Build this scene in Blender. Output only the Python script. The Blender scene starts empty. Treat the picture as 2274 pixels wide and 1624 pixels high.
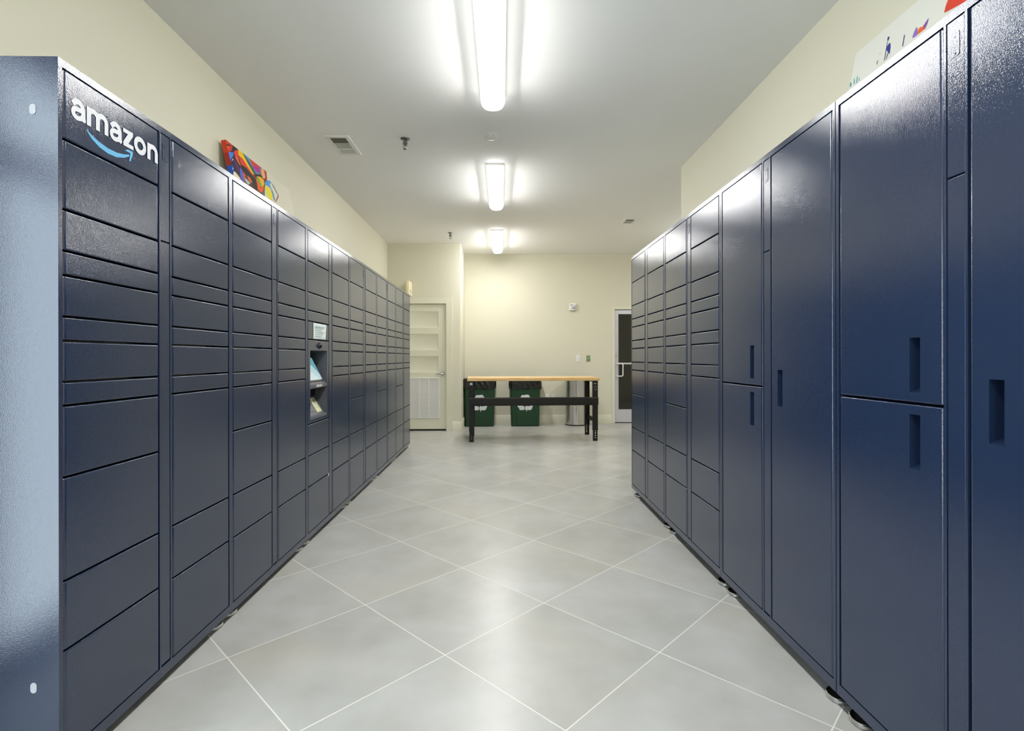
import bpy, bmesh, math, random
from mathutils import Vector, Matrix
R = math.radians
PI = math.pi
C = bpy.context.scene.collection
SC = bpy.context.scene
random.seed(7)

# ------------------------------------------------------------------ camera
CAM_H = 1.196
cam = bpy.data.cameras.new('camera')
cam.sensor_width = 36.0
cam.sensor_fit = 'HORIZONTAL'
cam.lens = 1154.1 / 2274 * 36.0
cam.shift_y = -18.15 / 2274
cam.clip_start = 0.02
cam.clip_end = 100
cam_o = bpy.data.objects.new('camera', cam)
C.objects.link(cam_o)
cam_o.matrix_world = (Matrix.Translation((0, 0, CAM_H)) @ Matrix.Rotation(-0.019539, 4, 'Z')
                      @ Matrix.Rotation(PI / 2, 4, 'X') @ Matrix.Rotation(-0.001747, 4, 'Z'))
SC.camera = cam_o

# ------------------------------------------------------------------ world, exposure
SKY_STRENGTH = 6.6
LAMP = 150.0          # radiance of the LED strips inside the ceiling lights
LENS_GLOW = 2.4
world = bpy.data.worlds.new('daylight')
SC.world = world
world.use_nodes = True
wn = world.node_tree.nodes
wn['Background'].inputs[0].default_value = (0.80, 0.90, 1.0, 1)
wn['Background'].inputs[1].default_value = SKY_STRENGTH
SC.view_settings.view_transform = 'Standard'
SC.view_settings.look = 'None'
SC.view_settings.exposure = 0.36
SC.view_settings.gamma = 1.0
SC.view_settings.use_curve_mapping = False
SC.cycles.adaptive_threshold = 0.02
SC.cycles.use_light_tree = False
SC.cycles.max_bounces = 6
SC.cycles.diffuse_bounces = 4
SC.cycles.glossy_bounces = 3
SC.cycles.transparent_max_bounces = 8
SC.cycles.caustics_reflective = False
SC.cycles.caustics_refractive = False

# ------------------------------------------------------------------ mesh helpers
def lin(c):
    return c / 12.92 if c <= 0.04045 else ((c + 0.055) / 1.055) ** 2.4

def hexc(h):
    return tuple(lin(int(h[i:i + 2], 16) / 255) for i in (0, 2, 4)) + (1.0,)

class MB:
    def __init__(self):
        self.v = []; self.f = []; self.m = []
    def face(self, pts, m=0):
        k = len(self.v); self.v += [tuple(p) for p in pts]
        self.f.append(list(range(k, k + len(pts)))); self.m.append(m)
    def box(self, x0, x1, y0, y1, z0, z1, m=0):
        k = len(self.v)
        self.v += [(x, y, z) for z in (z0, z1) for y in (y0, y1) for x in (x0, x1)]
        for q in ((0, 1, 3, 2), (4, 6, 7, 5), (0, 4, 5, 1), (2, 3, 7, 6), (0, 2, 6, 4), (1, 5, 7, 3)):
            self.f.append([k + i for i in q]); self.m.append(m)
        return self
    def loft(self, rings, m=0, cap0=True, cap1=True, closed=True):
        k = len(self.v); n = len(rings[0])
        for r in rings: self.v += [tuple(p) for p in r]
        for i in range(len(rings) - 1):
            for j in range(n if closed else n - 1):
                a = k + i * n + j; b = k + i * n + (j + 1) % n
                self.f.append([a, b, b + n, a + n]); self.m.append(m)
        if cap0: self.f.append([k + j for j in range(n)][::-1]); self.m.append(m)
        if cap1: self.f.append([k + (len(rings) - 1) * n + j for j in range(n)]); self.m.append(m)
        return self
    def cyl(self, p0, p1, r0, r1=None, n=20, m=0, caps=True):
        r1 = r0 if r1 is None else r1
        p0 = Vector(p0); p1 = Vector(p1); d = (p1 - p0).normalized()
        u = d.orthogonal().normalized(); w = d.cross(u)
        ring = lambda p, r: [p + (u * math.cos(t) + w * math.sin(t)) * r for t in [2 * PI * i / n for i in range(n)]]
        return self.loft([ring(p0, r0), ring(p1, r1)], m, caps, caps)
    def lathe(self, prof, c=(0, 0, 0), n=32, m=0, caps=True):
        rings = [[(c[0] + r * math.cos(2 * PI * i / n), c[1] + r * math.sin(2 * PI * i / n), c[2] + z) for i in range(n)] for r, z in prof]
        return self.loft(rings, m, caps, caps)
    def tube(self, path, r, n=10, m=0):
        path = [Vector(p) for p in path]; rings = []
        u = None
        for i, p in enumerate(path):
            d = (path[min(i + 1, len(path) - 1)] - path[max(i - 1, 0)]).normalized()
            if u is None: u = d.orthogonal().normalized()
            u = (u - d * u.dot(d)).normalized(); w = d.cross(u)
            rings.append([p + (u * math.cos(2 * PI * k / n) + w * math.sin(2 * PI * k / n)) * r for k in range(n)])
        return self.loft(rings, m)
    def prism(self, poly, fn, d0, d1, m=0):
        """poly in 2D, fn(a, b, d) gives the 3D point"""
        return self.loft([[fn(a, b, d0) for a, b in poly], [fn(a, b, d1) for a, b in poly]], m)
    def mesh(self, name, mats, angle=35, flat=0.0):
        me = bpy.data.meshes.new(name)
        me.from_pydata(self.v, [], self.f)
        for mt in mats: me.materials.append(mt)
        me.polygons.foreach_set('material_index', self.m)
        bm = bmesh.new(); bm.from_mesh(me)
        bmesh.ops.remove_doubles(bm, verts=bm.verts, dist=1e-6)
        bmesh.ops.recalc_face_normals(bm, faces=bm.faces)
        keep = [not (flat and 2 * f.calc_area() / f.calc_perimeter() > flat) for f in bm.faces]
        for f in bm.faces: f.smooth = True
        bm.to_mesh(me); bm.free()
        me.set_sharp_from_angle(angle=R(angle))
        me.polygons.foreach_set('use_smooth', keep)
        return me
    def build(self, name, mats, parent=None, loc=None, angle=35, flat=0.0):
        if not isinstance(mats, (list, tuple)): mats = [mats]
        return link(name, self.mesh(name, mats, angle, flat), parent, loc)

def link(name, me, parent=None, loc=None):
    o = bpy.data.objects.new(name, me); C.objects.link(o)
    if parent is not None: o.parent = parent
    if loc is not None: o.location = loc
    return o

def tag(o, label, cat, group=None, kind=None):
    o['label'] = label; o['category'] = cat
    if group: o['group'] = group
    if kind: o['kind'] = kind
    return o

def thing(name, label, cat, loc=(0, 0, 0), rz=0.0, group=None):
    o = bpy.data.objects.new(name, None); C.objects.link(o)
    o.empty_display_size = 0.1
    o.location = loc; o.rotation_euler = (0, 0, rz)
    return tag(o, label, cat, group)

def struct(name, mb, mats, label=None, cat=None, angle=35):
    o = mb.build(name, mats, angle=angle)
    o['kind'] = 'structure'
    if label: o['label'] = label
    if cat: o['category'] = cat
    return o

def copy_thing(root, loc, rz, label):
    """copy a thing, its parts and their sub-parts (linked mesh data)"""
    def rec(o, parent):
        c = o.copy(); C.objects.link(c)
        if parent is not None: c.parent = parent
        for ch in list(kids[o.name]): rec(ch, c)
        return c
    kids = {}
    stack = [root]
    while stack:
        o = stack.pop(); kids[o.name] = list(o.children); stack += kids[o.name]
    r = rec(root, None)
    r.location = loc; r.rotation_euler = (0, 0, rz); r['label'] = label
    return r

# ------------------------------------------------------------------ materials
def principled(name, col, rough=0.5, metal=0.0, spec=0.5, coat=0.0):
    m = bpy.data.materials.new(name); m.use_nodes = True
    b = m.node_tree.nodes['Principled BSDF']
    b.inputs['Base Color'].default_value = hexc(col) if isinstance(col, str) else col
    b.inputs['Roughness'].default_value = rough
    b.inputs['Metallic'].default_value = metal
    b.inputs['Specular IOR Level'].default_value = spec
    if coat: b.inputs['Coat Weight'].default_value = coat
    return m

def node(m, t, **kw):
    n = m.node_tree.nodes.new(t)
    for k, v in kw.items(): setattr(n, k, v)
    return n

def bump(m, scale, strength, dist=0.001, detail=2.0, stretch=None):
    nt = m.node_tree; b = nt.nodes['Principled BSDF']
    g = node(m, 'ShaderNodeNewGeometry')
    src = g.outputs['Position']
    if stretch:
        mp = node(m, 'ShaderNodeMapping'); mp.inputs['Scale'].default_value = stretch
        nt.links.new(src, mp.inputs['Vector']); src = mp.outputs['Vector']
    n = node(m, 'ShaderNodeTexNoise'); n.inputs['Scale'].default_value = scale; n.inputs['Detail'].default_value = detail
    bp = node(m, 'ShaderNodeBump'); bp.inputs['Strength'].default_value = strength; bp.inputs['Distance'].default_value = dist
    nt.links.new(src, n.inputs['Vector']); nt.links.new(n.outputs['Fac'], bp.inputs['Height'])
    nt.links.new(bp.outputs['Normal'], b.inputs['Normal'])
    return m

def mottle(m, c0, c1, scale, stretch=None, detail=3.0, lo=0.35, hi=0.65):
    nt = m.node_tree; b = nt.nodes['Principled BSDF']
    g = node(m, 'ShaderNodeNewGeometry'); src = g.outputs['Position']
    if stretch:
        mp = node(m, 'ShaderNodeMapping'); mp.inputs['Scale'].default_value = stretch
        nt.links.new(src, mp.inputs['Vector']); src = mp.outputs['Vector']
    n = node(m, 'ShaderNodeTexNoise'); n.inputs['Scale'].default_value = scale; n.inputs['Detail'].default_value = detail
    r = node(m, 'ShaderNodeValToRGB')
    r.color_ramp.elements[0].position = lo; r.color_ramp.elements[0].color = hexc(c0)
    r.color_ramp.elements[1].position = hi; r.color_ramp.elements[1].color = hexc(c1)
    nt.links.new(src, n.inputs['Vector']); nt.links.new(n.outputs['Fac'], r.inputs['Fac'])
    nt.links.new(r.outputs['Color'], b.inputs['Base Color'])
    return m

def emit(name, col, strength):
    m = bpy.data.materials.new(name); m.use_nodes = True
    nt = m.node_tree; nt.nodes.remove(nt.nodes['Principled BSDF'])
    e = node(m, 'ShaderNodeEmission'); e.inputs[0].default_value = col; e.inputs[1].default_value = strength
    nt.links.new(e.outputs[0], nt.nodes['Material Output'].inputs[0])
    return m

M = {}
M['wall'] = principled('cream_wall_paint', 'dad7c4', 0.62, spec=0.3)
M['trim'] = principled('cream_trim_paint', 'dfdeca', 0.42, spec=0.4)
M['ceil'] = principled('white_ceiling_paint', 'f7f8f6', 0.85, spec=0.2)
M['locker'] = bump(principled('navy_powder_coat', '202e49', 0.11, spec=0.85), 450, 0.42, 0.0007, 1.0)
M['gap'] = principled('dark_cavity', '0c0e13', 0.8)
M['steel'] = principled('bright_steel', 'c9c9c7', 0.22, metal=1.0)
M['chrome'] = principled('chrome', 'd5d6d8', 0.12, metal=1.0)
M['white_plastic'] = principled('white_plastic', 'e9e9e6', 0.4)
M['plug'] = principled('pale_plug', 'b4b7c0', 0.45)
M['letter'] = principled('white_vinyl', 'd8dbe2', 0.45)
M['smile'] = principled('blue_vinyl', '4aa8d8', 0.45)
M['kiosk'] = bump(principled('grey_kiosk_plastic', '565a62', 0.42), 500, 0.05)
M['black'] = principled('black_plastic', '0b0c0e', 0.25)
M['paper'] = principled('pale_paper', 'dfe8e8', 0.6)
M['paper_ink'] = principled('faint_print', 'b9c9cb', 0.6)
M['sheet'] = principled('yellow_label', 'd8d8ae', 0.5)
M['sheet_ink'] = principled('label_print', '9d9c80', 0.5)
M['sticker'] = principled('grey_label', 'b9bbbc', 0.5)
M['cream_plastic'] = principled('cream_plastic', 'e6deb8', 0.4)
M['alu'] = bump(principled('pale_aluminium', 'cfcfd8', 0.38, metal=0.35), 300, 0.04)
M['unlit_wall'] = mottle(principled('unlit_brown_wall', '3a3226', 0.8), '352d22', '3f372a', 2.0)  # dark brown put in so the space behind the glass stays dim
M['bench_steel'] = bump(principled('black_bench_steel', '141312', 0.48, spec=0.4), 260, 0.06)
M['bin'] = bump(principled('green_bin_plastic', '123c22', 0.42), 220, 0.06)
M['bag'] = principled('black_bag_film', '08080a', 0.22, spec=0.7)
M['stainless'] = bump(principled('brushed_stainless', 'd0cecc', 0.12, metal=1.0), 4.0, 0.9, 0.008, 1.0, (9, 9, 0.02))
M['green_lamp'] = principled('green_button', '2f9a52', 0.3)
M['plate'] = principled('bronze_plate', 'a79a84', 0.35, metal=0.6)
M['grille_dark'] = mottle(principled('grille_shadow', 'b3ad9b', 0.7), 'a79f8b', 'bdb8a8', 9.0, (1, 1, 0.6))
M['dull_chrome'] = principled('dull_chrome', '8e8d8a', 0.2, metal=1.0)
M['vent_dark'] = principled('duct_grey', '6f6d60', 0.7)
M['lit_hole'] = principled('pale_hole_disc', 'dcdcda', 0.3, metal=0.7)
M['sign'] = principled('dark_teal_sign', '1d2b30', 0.6)
M['sign_ink'] = principled('sign_print', '3d4d50', 0.6)
M['led'] = emit('led_strip', (1.0, 0.985, 0.96, 1), LAMP)
M['added_led_board'] = emit('added_led_board', (1.0, 0.985, 0.96, 1), 0.62 * LAMP)

# wood bench top
m = principled('maple_butcher_block', 'd8b27a', 0.38)
mottle(m, 'cfa566', 'e6c894', 3.0, (1.2, 22, 22), 4.0, 0.3, 0.7); M['wood'] = m

# frosted lens: part of the strip's light passes straight, part glows in the plastic
m = bpy.data.materials.new('frosted_lens'); m.use_nodes = True
nt = m.node_tree; nt.nodes.remove(nt.nodes['Principled BSDF'])
tr = node(m, 'ShaderNodeBsdfTransparent'); em = node(m, 'ShaderNodeEmission'); mx = node(m, 'ShaderNodeMixShader')
em.inputs[0].default_value = (1, 0.99, 0.97, 1); em.inputs[1].default_value = LENS_GLOW * 2
mx.inputs[0].default_value = 0.5
nt.links.new(tr.outputs[0], mx.inputs[1]); nt.links.new(em.outputs[0], mx.inputs[2])
nt.links.new(mx.outputs[0], nt.nodes['Material Output'].inputs[0]); M['lens'] = m
m.cycles.emission_sampling = 'NONE'      # the strips do the lighting; the plastic only glows

# window glass
m = bpy.data.materials.new('clear_glass'); m.use_nodes = True
nt = m.node_tree; nt.nodes.remove(nt.nodes['Principled BSDF'])
tr = node(m, 'ShaderNodeBsdfTransparent'); gl = node(m, 'ShaderNodeBsdfGlossy'); mx = node(m, 'ShaderNodeMixShader')
lw = node(m, 'ShaderNodeLayerWeight'); pw = node(m, 'ShaderNodeMath', operation='POWER'); pw.inputs[1].default_value = 5.0
fr = node(m, 'ShaderNodeMath', operation='MULTIPLY_ADD'); fr.inputs[1].default_value = 0.7; fr.inputs[2].default_value = 0.045
nt.links.new(lw.outputs['Facing'], pw.inputs[0]); nt.links.new(pw.outputs[0], fr.inputs[0])
tr.inputs[0].default_value = (0.88, 0.90, 0.89, 1); gl.inputs['Roughness'].default_value = 0.02
nt.links.new(fr.outputs[0], mx.inputs[0]); nt.links.new(tr.outputs[0], mx.inputs[1]); nt.links.new(gl.outputs[0], mx.inputs[2])
nt.links.new(mx.outputs[0], nt.nodes['Material Output'].inputs[0]); M['glass'] = m

# touch screen: lit display with a darker teal corner
m = bpy.data.materials.new('lit_screen'); m.use_nodes = True
b = m.node_tree.nodes['Principled BSDF']; b.inputs['Base Color'].default_value = (0.02, 0.03, 0.03, 1); b.inputs['Roughness'].default_value = 0.12
b.inputs['Emission Color'].default_value = hexc('a9bec3'); b.inputs['Emission Strength'].default_value = 0.9
M['screen'] = m
m = bpy.data.materials.new('lit_screen_teal'); m.use_nodes = True
b = m.node_tree.nodes['Principled BSDF']; b.inputs['Base Color'].default_value = (0.02, 0.03, 0.03, 1); b.inputs['Roughness'].default_value = 0.12
b.inputs['Emission Color'].default_value = hexc('5f98a4'); b.inputs['Emission Strength'].default_value = 0.9
M['screen_teal'] = m
m = bpy.data.materials.new('red_scan_light'); m.use_nodes = True
b = m.node_tree.nodes['Principled BSDF']; b.inputs['Base Color'].default_value = (0.2, 0.01, 0.02, 1)
b.inputs['Emission Color'].default_value = hexc('e8304f'); b.inputs['Emission Strength'].default_value = 0.9
M['red_light'] = m
m = bpy.data.materials.new('lit_green_cross'); m.use_nodes = True
b = m.node_tree.nodes['Principled BSDF']; b.inputs['Base Color'].default_value = hexc('7fcf96')
b.inputs['Emission Color'].default_value = hexc('80d898'); b.inputs['Emission Strength'].default_value = 0.12
M['green_lit'] = m

# floor: square porcelain tiles laid on the diagonal with pale grout
def floor_material():
    m = principled('porcelain_tiles', 'c3c4be', 0.30, spec=0.45)
    nt = m.node_tree; L = nt.links; b = nt.nodes['Principled BSDF']
    th = 0.784165; s = 0.6124; ox, oy = -0.2305, 2.0926
    g = node(m, 'ShaderNodeNewGeometry')
    sub = node(m, 'ShaderNodeVectorMath', operation='SUBTRACT'); sub.inputs[1].default_value = (ox, oy, 0)
    L.new(g.outputs['Position'], sub.inputs[0])
    def math_(op, a, bb=None, c=None):
        n = node(m, 'ShaderNodeMath', operation=op)
        for i, x in enumerate((a, bb, c)):
            if x is None: continue
            if isinstance(x, (int, float)): n.inputs[i].default_value = x
            else: L.new(x, n.inputs[i])
        return n.outputs[0]
    def coord(vec):
        d = node(m, 'ShaderNodeVectorMath', operation='DOT_PRODUCT'); d.inputs[1].default_value = vec
        L.new(sub.outputs[0], d.inputs[0])
        return math_('DIVIDE', d.outputs['Value'], s)
    u = coord((math.cos(th), math.sin(th), 0)); v = coord((-math.sin(th), math.cos(th), 0))
    def edge(t):
        f = math_('FRACT', t); return math_('MINIMUM', f, math_('SUBTRACT', 1.0, f))
    e = math_('MINIMUM', edge(u), edge(v))
    grout = node(m, 'ShaderNodeMapRange'); L.new(e, grout.inputs['Value'])
    grout.inputs['From Min'].default_value = 0.0030; grout.inputs['From Max'].default_value = 0.0048
    grout.inputs['To Min'].default_value = 1.0; grout.inputs['To Max'].default_value = 0.0
    cmb = node(m, 'ShaderNodeCombineXYZ'); L.new(math_('FLOOR', u), cmb.inputs[0]); L.new(math_('FLOOR', v), cmb.inputs[1])
    wn_ = node(m, 'ShaderNodeTexWhiteNoise'); L.new(cmb.outputs[0], wn_.inputs['Vector'])
    # cloudy glaze, shifted per tile
    off = node(m, 'ShaderNodeVectorMath', operation='SCALE'); L.new(wn_.outputs['Color'], off.inputs[0]); off.inputs['Scale'].default_value = 30
    add = node(m, 'ShaderNodeVectorMath', operation='ADD'); L.new(g.outputs['Position'], add.inputs[0]); L.new(off.outputs[0], add.inputs[1])
    n1 = node(m, 'ShaderNodeTexNoise'); n1.inputs['Scale'].default_value = 3.2; n1.inputs['Detail'].default_value = 3; n1.inputs['Roughness'].default_value = 0.55
    L.new(add.outputs[0], n1.inputs['Vector'])
    r1 = node(m, 'ShaderNodeValToRGB'); r1.color_ramp.elements[0].position = 0.30; r1.color_ramp.elements[1].position = 0.72
    r1.color_ramp.elements[0].color = hexc('aaaba6'); r1.color_ramp.elements[1].color = hexc('bdbebc')
    L.new(n1.outputs['Fac'], r1.inputs['Fac'])
    n2 = node(m, 'ShaderNodeTexNoise'); n2.inputs['Scale'].default_value = 1.7; n2.inputs['Detail'].default_value = 2
    L.new(add.outputs[0], n2.inputs['Vector'])
    r2 = node(m, 'ShaderNodeValToRGB'); r2.color_ramp.elements[0].position = 0.52; r2.color_ramp.elements[1].position = 0.75
    r2.color_ramp.elements[0].color = (0, 0, 0, 1); r2.color_ramp.elements[1].color = (0.5, 0.5, 0.5, 1)
    L.new(n2.outputs['Fac'], r2.inputs['Fac'])
    mixw = node(m, 'ShaderNodeMix', data_type='RGBA'); L.new(r2.outputs['Color'], mixw.inputs['Factor'])
    L.new(r1.outputs['Color'], mixw.inputs[6]); mixw.inputs[7].default_value = hexc('bab6a8')
    mixg = node(m, 'ShaderNodeMix', data_type='RGBA'); L.new(grout.outputs[0], mixg.inputs['Factor'])
    L.new(mixw.outputs[2], mixg.inputs[6]); mixg.inputs[7].default_value = hexc('e6e5dd')
    L.new(mixg.outputs[2], b.inputs['Base Color'])
    rr = node(m, 'ShaderNodeMapRange'); L.new(n1.outputs['Fac'], rr.inputs['Value'])
    rr.inputs['To Min'].default_value = 0.277; rr.inputs['To Max'].default_value = 0.31
    L.new(rr.outputs[0], b.inputs['Roughness'])
    bp = node(m, 'ShaderNodeBump'); bp.inputs['Strength'].default_value = 0.5; bp.inputs['Distance'].default_value = 0.0015; bp.invert = True
    L.new(grout.outputs[0], bp.inputs['Height']); L.new(bp.outputs[0], b.inputs['Normal'])
    return m
M['floor'] = floor_material()

# ------------------------------------------------------------------ the room
HC = 3.055                       # ceiling height
XL_W, XR_W = -1.86, 1.76         # side walls
YB, YD, YR = 9.39, 8.489, 5.06   # back wall, wall with the panelled door, end of the right wall
YF, XA = -3.5, 4.6               # wall behind the camera, alcove's far wall
TW = 0.12
struct('floor', MB().box(XL_W - TW, XA + TW, YF - TW, 11.2, -0.10, 0.0), M['floor'])
struct('ceiling', MB().box(XL_W - TW, XA + TW, YF - TW, 11.2, HC, HC + 0.10), M['ceil'])

# left wall, with the entrance opening beside the camera
EY0, EY1, EZ, ETZ = -0.40, 1.04, 2.42, 1.97
w = MB()
w.box(XL_W - TW, XL_W, YF, EY0, 0, HC); w.box(XL_W - TW, XL_W, EY1, YD, 0, HC); w.box(XL_W - TW, XL_W, EY0, EY1, EZ, HC)
struct('wall_left', w, M['wall'])
struct('wall_right', MB().box(XR_W, XR_W + TW, YF, YR, 0, HC), M['wall'])
struct('wall_front', MB().box(XL_W - TW, XR_W + TW, YF - TW, YF, 0, HC), M['wall'])
struct('wall_alcove', MB().box(XR_W + TW, XA, YR - TW, YR, 0, HC), M['wall'])
struct('wall_far_right', MB().box(XA, XA + TW, YR - TW, YB, 0, HC), M['wall'])

# wall with the panelled door and its return to the back wall
DX0, DX1, DZ = -1.823, -0.905, 2.072
XJ = -0.667
w = MB()
w.box(XL_W, DX0, YD, YD + TW, 0, HC); w.box(DX0, DX1, YD, YD + TW, DZ, HC)
rr = 0.012
prof = [(DX1, YD), (XJ - rr, YD)] + [(XJ - rr + rr * math.sin(t), YD + rr - rr * math.cos(t)) for t in [PI / 2 * i / 5 for i in range(1, 6)]] + \
       [(XJ, YB), (XJ - TW, YB), (XJ - TW, YD + TW), (DX1, YD + TW)]
w.loft([[(x, y, 0) for x, y in prof], [(x, y, HC) for x, y in prof]])
struct('wall_recess', w, M['wall'])
struct('wall_closet', MB().box(XL_W - TW, XJ - TW, YB - 0.3, YB - 0.2, 0, HC).box(XL_W - TW, XL_W, YD, YB - 0.3, 0, HC), M['unlit_wall'])

# back wall with the glazed door's opening
GX0, GX1, GZ = 2.045, 2.985, 2.062
w = MB()
w.box(XJ - TW, GX0, YB, YB + TW, 0, HC); w.box(GX1, XA + TW, YB, YB + TW, 0, HC); w.box(GX0, GX1, YB, YB + TW, GZ, HC)
struct('wall_back', w, M['wall'])
w = MB()
w.box(1.55, 1.65, YB + TW, 11.1, 0, HC); w.box(3.4, 3.5, YB + TW, 11.1, 0, HC); w.box(1.55, 3.5, 11.1, 11.2, 0, HC)
struct('wall_vestibule', w, M['unlit_wall'])

# baseboards
def board(mb, x0, x1, y0, y1, axis, side, h=0.152, t=0.016):
    """skirting with a small chamfer; axis the run direction, side the sign of the room-facing normal"""
    p = [(0, 0), (t, 0), (t, h - 0.012), (t - 0.007, h), (0, h)]
    if axis == 'x':
        mb.loft([[(x, y0 + side * a, z) for a, z in p] for x in (x0, x1)])
    else:
        mb.loft([[(x0 + side * a, y, z) for a, z in p] for y in (y0, y1)])
b = MB(); board(b, XJ + 0.016, GX0 - 0.055, YB, YB, 'x', -1); struct('baseboard_back', b, M['trim'])
b = MB(); board(b, DX1 + 0.098, XJ + 0.0155, YD, YD, 'x', -1); board(b, XJ, XJ, YD - 0.0155, YB, 'y', 1); struct('baseboard_recess', b, M['trim'])
b = MB(); board(b, XL_W, XL_W, EY1 + 0.06, YD, 'y', 1); struct('baseboard_left', b, M['trim'])
b = MB(); board(b, XR_W, XR_W, YF, YR, 'y', -1); struct('baseboard_right', b, M['trim'])
b = MB(); board(b, GX1 + 0.055, XA, YB, YB, 'x', -1); board(b, XA, XA, YR, YB, 'y', -1); struct('baseboard_alcove', b, M['trim'])

# ---- door_1: cream panelled door with a return-air grille
def casing(mb, x0, x1, z1, y, wdt, t):
    mb.box(x0 - wdt, x0, y - t, y, 0, z1 + wdt); mb.box(x1, x1 + wdt, y - t, y, 0, z1 + wdt); mb.box(x0, x1, y - t, y, z1, z1 + wdt)
# only the leg that fits beside the left wall is narrow
c = MB()
c.box(DX1, DX1 + 0.097, YD - 0.018, YD, 0, DZ + 0.097); c.box(DX0 - 0.03, DX0, YD - 0.018, YD, 0, DZ + 0.097); c.box(DX0, DX1, YD - 0.018, YD, DZ, DZ + 0.097)
c.box(DX1 - 0.014, DX1, YD + 0.062, YD + 0.075, 0, DZ); c.box(DX0, DX1, YD + 0.062, YD + 0.075, DZ - 0.014, DZ)   # door stops
struct('trim_1', c, M['trim'])
FY = YD + 0.022           # face of the door leaf
X0, X1, Z0, Z1 = DX0 + 0.004, DX1 - 0.005, 0.026, DZ - 0.006
rows = [(1.685, 1.950), (1.319, 1.582), (0.953, 1.218), (0.587, 0.852), (0.222, 0.486)]
PX0, PX1 = DX0 + 0.130, -1.036
d = MB()
d.box(X0, PX0, FY, FY + 0.038, Z0, Z1); d.box(PX1, X1, FY, FY + 0.038, Z0, Z1)
zs = [Z0] + [z for r in rows[::-1] for z in r] + [Z1]
for i in range(0, len(zs), 2): d.box(PX0, PX1, FY, FY + 0.038, zs[i], zs[i + 1])
for z0, z1 in rows:       # sunken panels with a sloped sticking
    s = 0.016; dep = 0.010
    o4 = [(PX0, z0), (PX1, z0), (PX1, z1), (PX0, z1)]; i4 = [(PX0 + s, z0 + s), (PX1 - s, z0 + s), (PX1 - s, z1 - s), (PX0 + s, z1 - s)]
    for k in range(4):
        a, bq = o4[k], o4[(k + 1) % 4]; e, f = i4[(k + 1) % 4], i4[k]
        d.face([(a[0], FY, a[1]), (bq[0], FY, bq[1]), (e[0], FY + dep, e[1]), (f[0], FY + dep, f[1])])
    d.face([(p[0], FY + dep, p[1]) for p in i4])
door1 = struct('door_1', d, M['trim'], 'cream panelled door with a white return grille and lever handle', 'door')
g = MB()
gx0, gx1, gz0, gz1 = -1.700, -1.019, 0.204, 0.871
for a in (gx0, gx1 - 0.016): g.box(a, a + 0.016, FY - 0.014, FY, gz0, gz1)
for a in (gz0, gz1 - 0.022): g.box(gx0 + 0.016, gx1 - 0.016, FY - 0.014, FY, a, a + 0.022)
for mx_ in (-1.191, -1.347, -1.503, -1.659): g.box(mx_ - 0.008, mx_ + 0.008, FY - 0.013, FY, gz0 + 0.022, gz1 - 0.022)
gr = g.build('return_grille', M['white_plastic'], door1); gr['label'] = 'white louvred grille'
g = MB(); n = 34
for k in range(n):
    z = gz0 + 0.024 + (gz1 - gz0 - 0.05) * (k + 0.5) / n
    g.face([(gx0 + 0.016, FY - 0.011, z - 0.006), (gx1 - 0.016, FY - 0.011, z - 0.006), (gx1 - 0.016, FY - 0.003, z + 0.009), (gx0 + 0.016, FY - 0.003, z + 0.009)])
g.box(gx0 + 0.01, gx1 - 0.01, FY - 0.0025, FY - 0.0005, gz0 + 0.01, gz1 - 0.01, 1)
g.build('grille_louvres', [M['white_plastic'], M['grille_dark']], gr)
h = MB(); hx, hz = -0.964, 0.931
h.cyl((hx, FY, hz), (hx, FY - 0.012, hz), 0.032, 0.028, 24); h.cyl((hx, FY - 0.012, hz), (hx, FY - 0.045, hz), 0.011, n=14)
h.tube([(hx + 0.008, FY - 0.045, hz), (hx - 0.03, FY - 0.05, hz + 0.001), (hx - 0.075, FY - 0.05, hz - 0.003), (hx - 0.105, FY - 0.045, hz - 0.008)], 0.0085, 10)
h.build('lever_handle', M['chrome'], door1)['label'] = 'chrome lever handle'

# ---- door_2: glazed aluminium door to a dark vestibule
fr = MB()
fr.box(GX0 - 0.052, GX0, YB - 0.012, YB, 0, GZ + 0.052); fr.box(GX1, GX1 + 0.052, YB - 0.012, YB, 0, GZ + 0.052); fr.box(GX0, GX1, YB - 0.012, YB, GZ, GZ + 0.052)
struct('trim_2', fr, M['trim'])
AY0, AY1 = YB + 0.018, YB + 0.060
ax0, ax1, az1 = GX0 + 0.007, GX1 - 0.007, 2.052
d = MB()
d.box(ax0, 2.119, AY0, AY1, 0.014, az1); d.box(ax1 - 0.068, ax1, AY0, AY1, 0.014, az1)
d.box(2.119, ax1 - 0.068, AY0, AY1, 0.014, 0.245); d.box(2.119, ax1 - 0.068, AY0, AY1, 1.980, az1)
door2 = struct('door_2', d, M['alu'], 'glazed pale aluminium door in the back wall with a dark vestibule behind', 'door')
MB().box(2.115, ax1 - 0.064, AY0 + 0.018, AY0 + 0.024, 0.240, 1.985).build('pane', M['glass'], door2)
h = MB()
for z in (1.078, 0.851):
    h.cyl((2.085, AY0, z), (2.085, AY0 - 0.012, z), 0.014, n=16)
pts = [(2.085, AY0 - 0.005, 1.078), (2.088, AY0 - 0.045, 1.078)]
pts += [(2.160 + 0.028 * math.sin(t), AY0 - 0.055, 1.050 + 0.028 * math.cos(t)) for t in [PI / 2 * i / 5 for i in range(6)]]
pts += [(2.160 + 0.028 * math.cos(t), AY0 - 0.055, 0.879 - 0.028 * math.sin(t)) for t in [PI / 2 * i / 5 for i in range(6)]]
pts += [(2.088, AY0 - 0.045, 0.851), (2.085, AY0 - 0.005, 0.851)]
h.tube(pts, 0.011, 12); h.build('pull_handle', M['white_plastic'], door2)['label'] = 'white offset pull handle'
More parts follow.
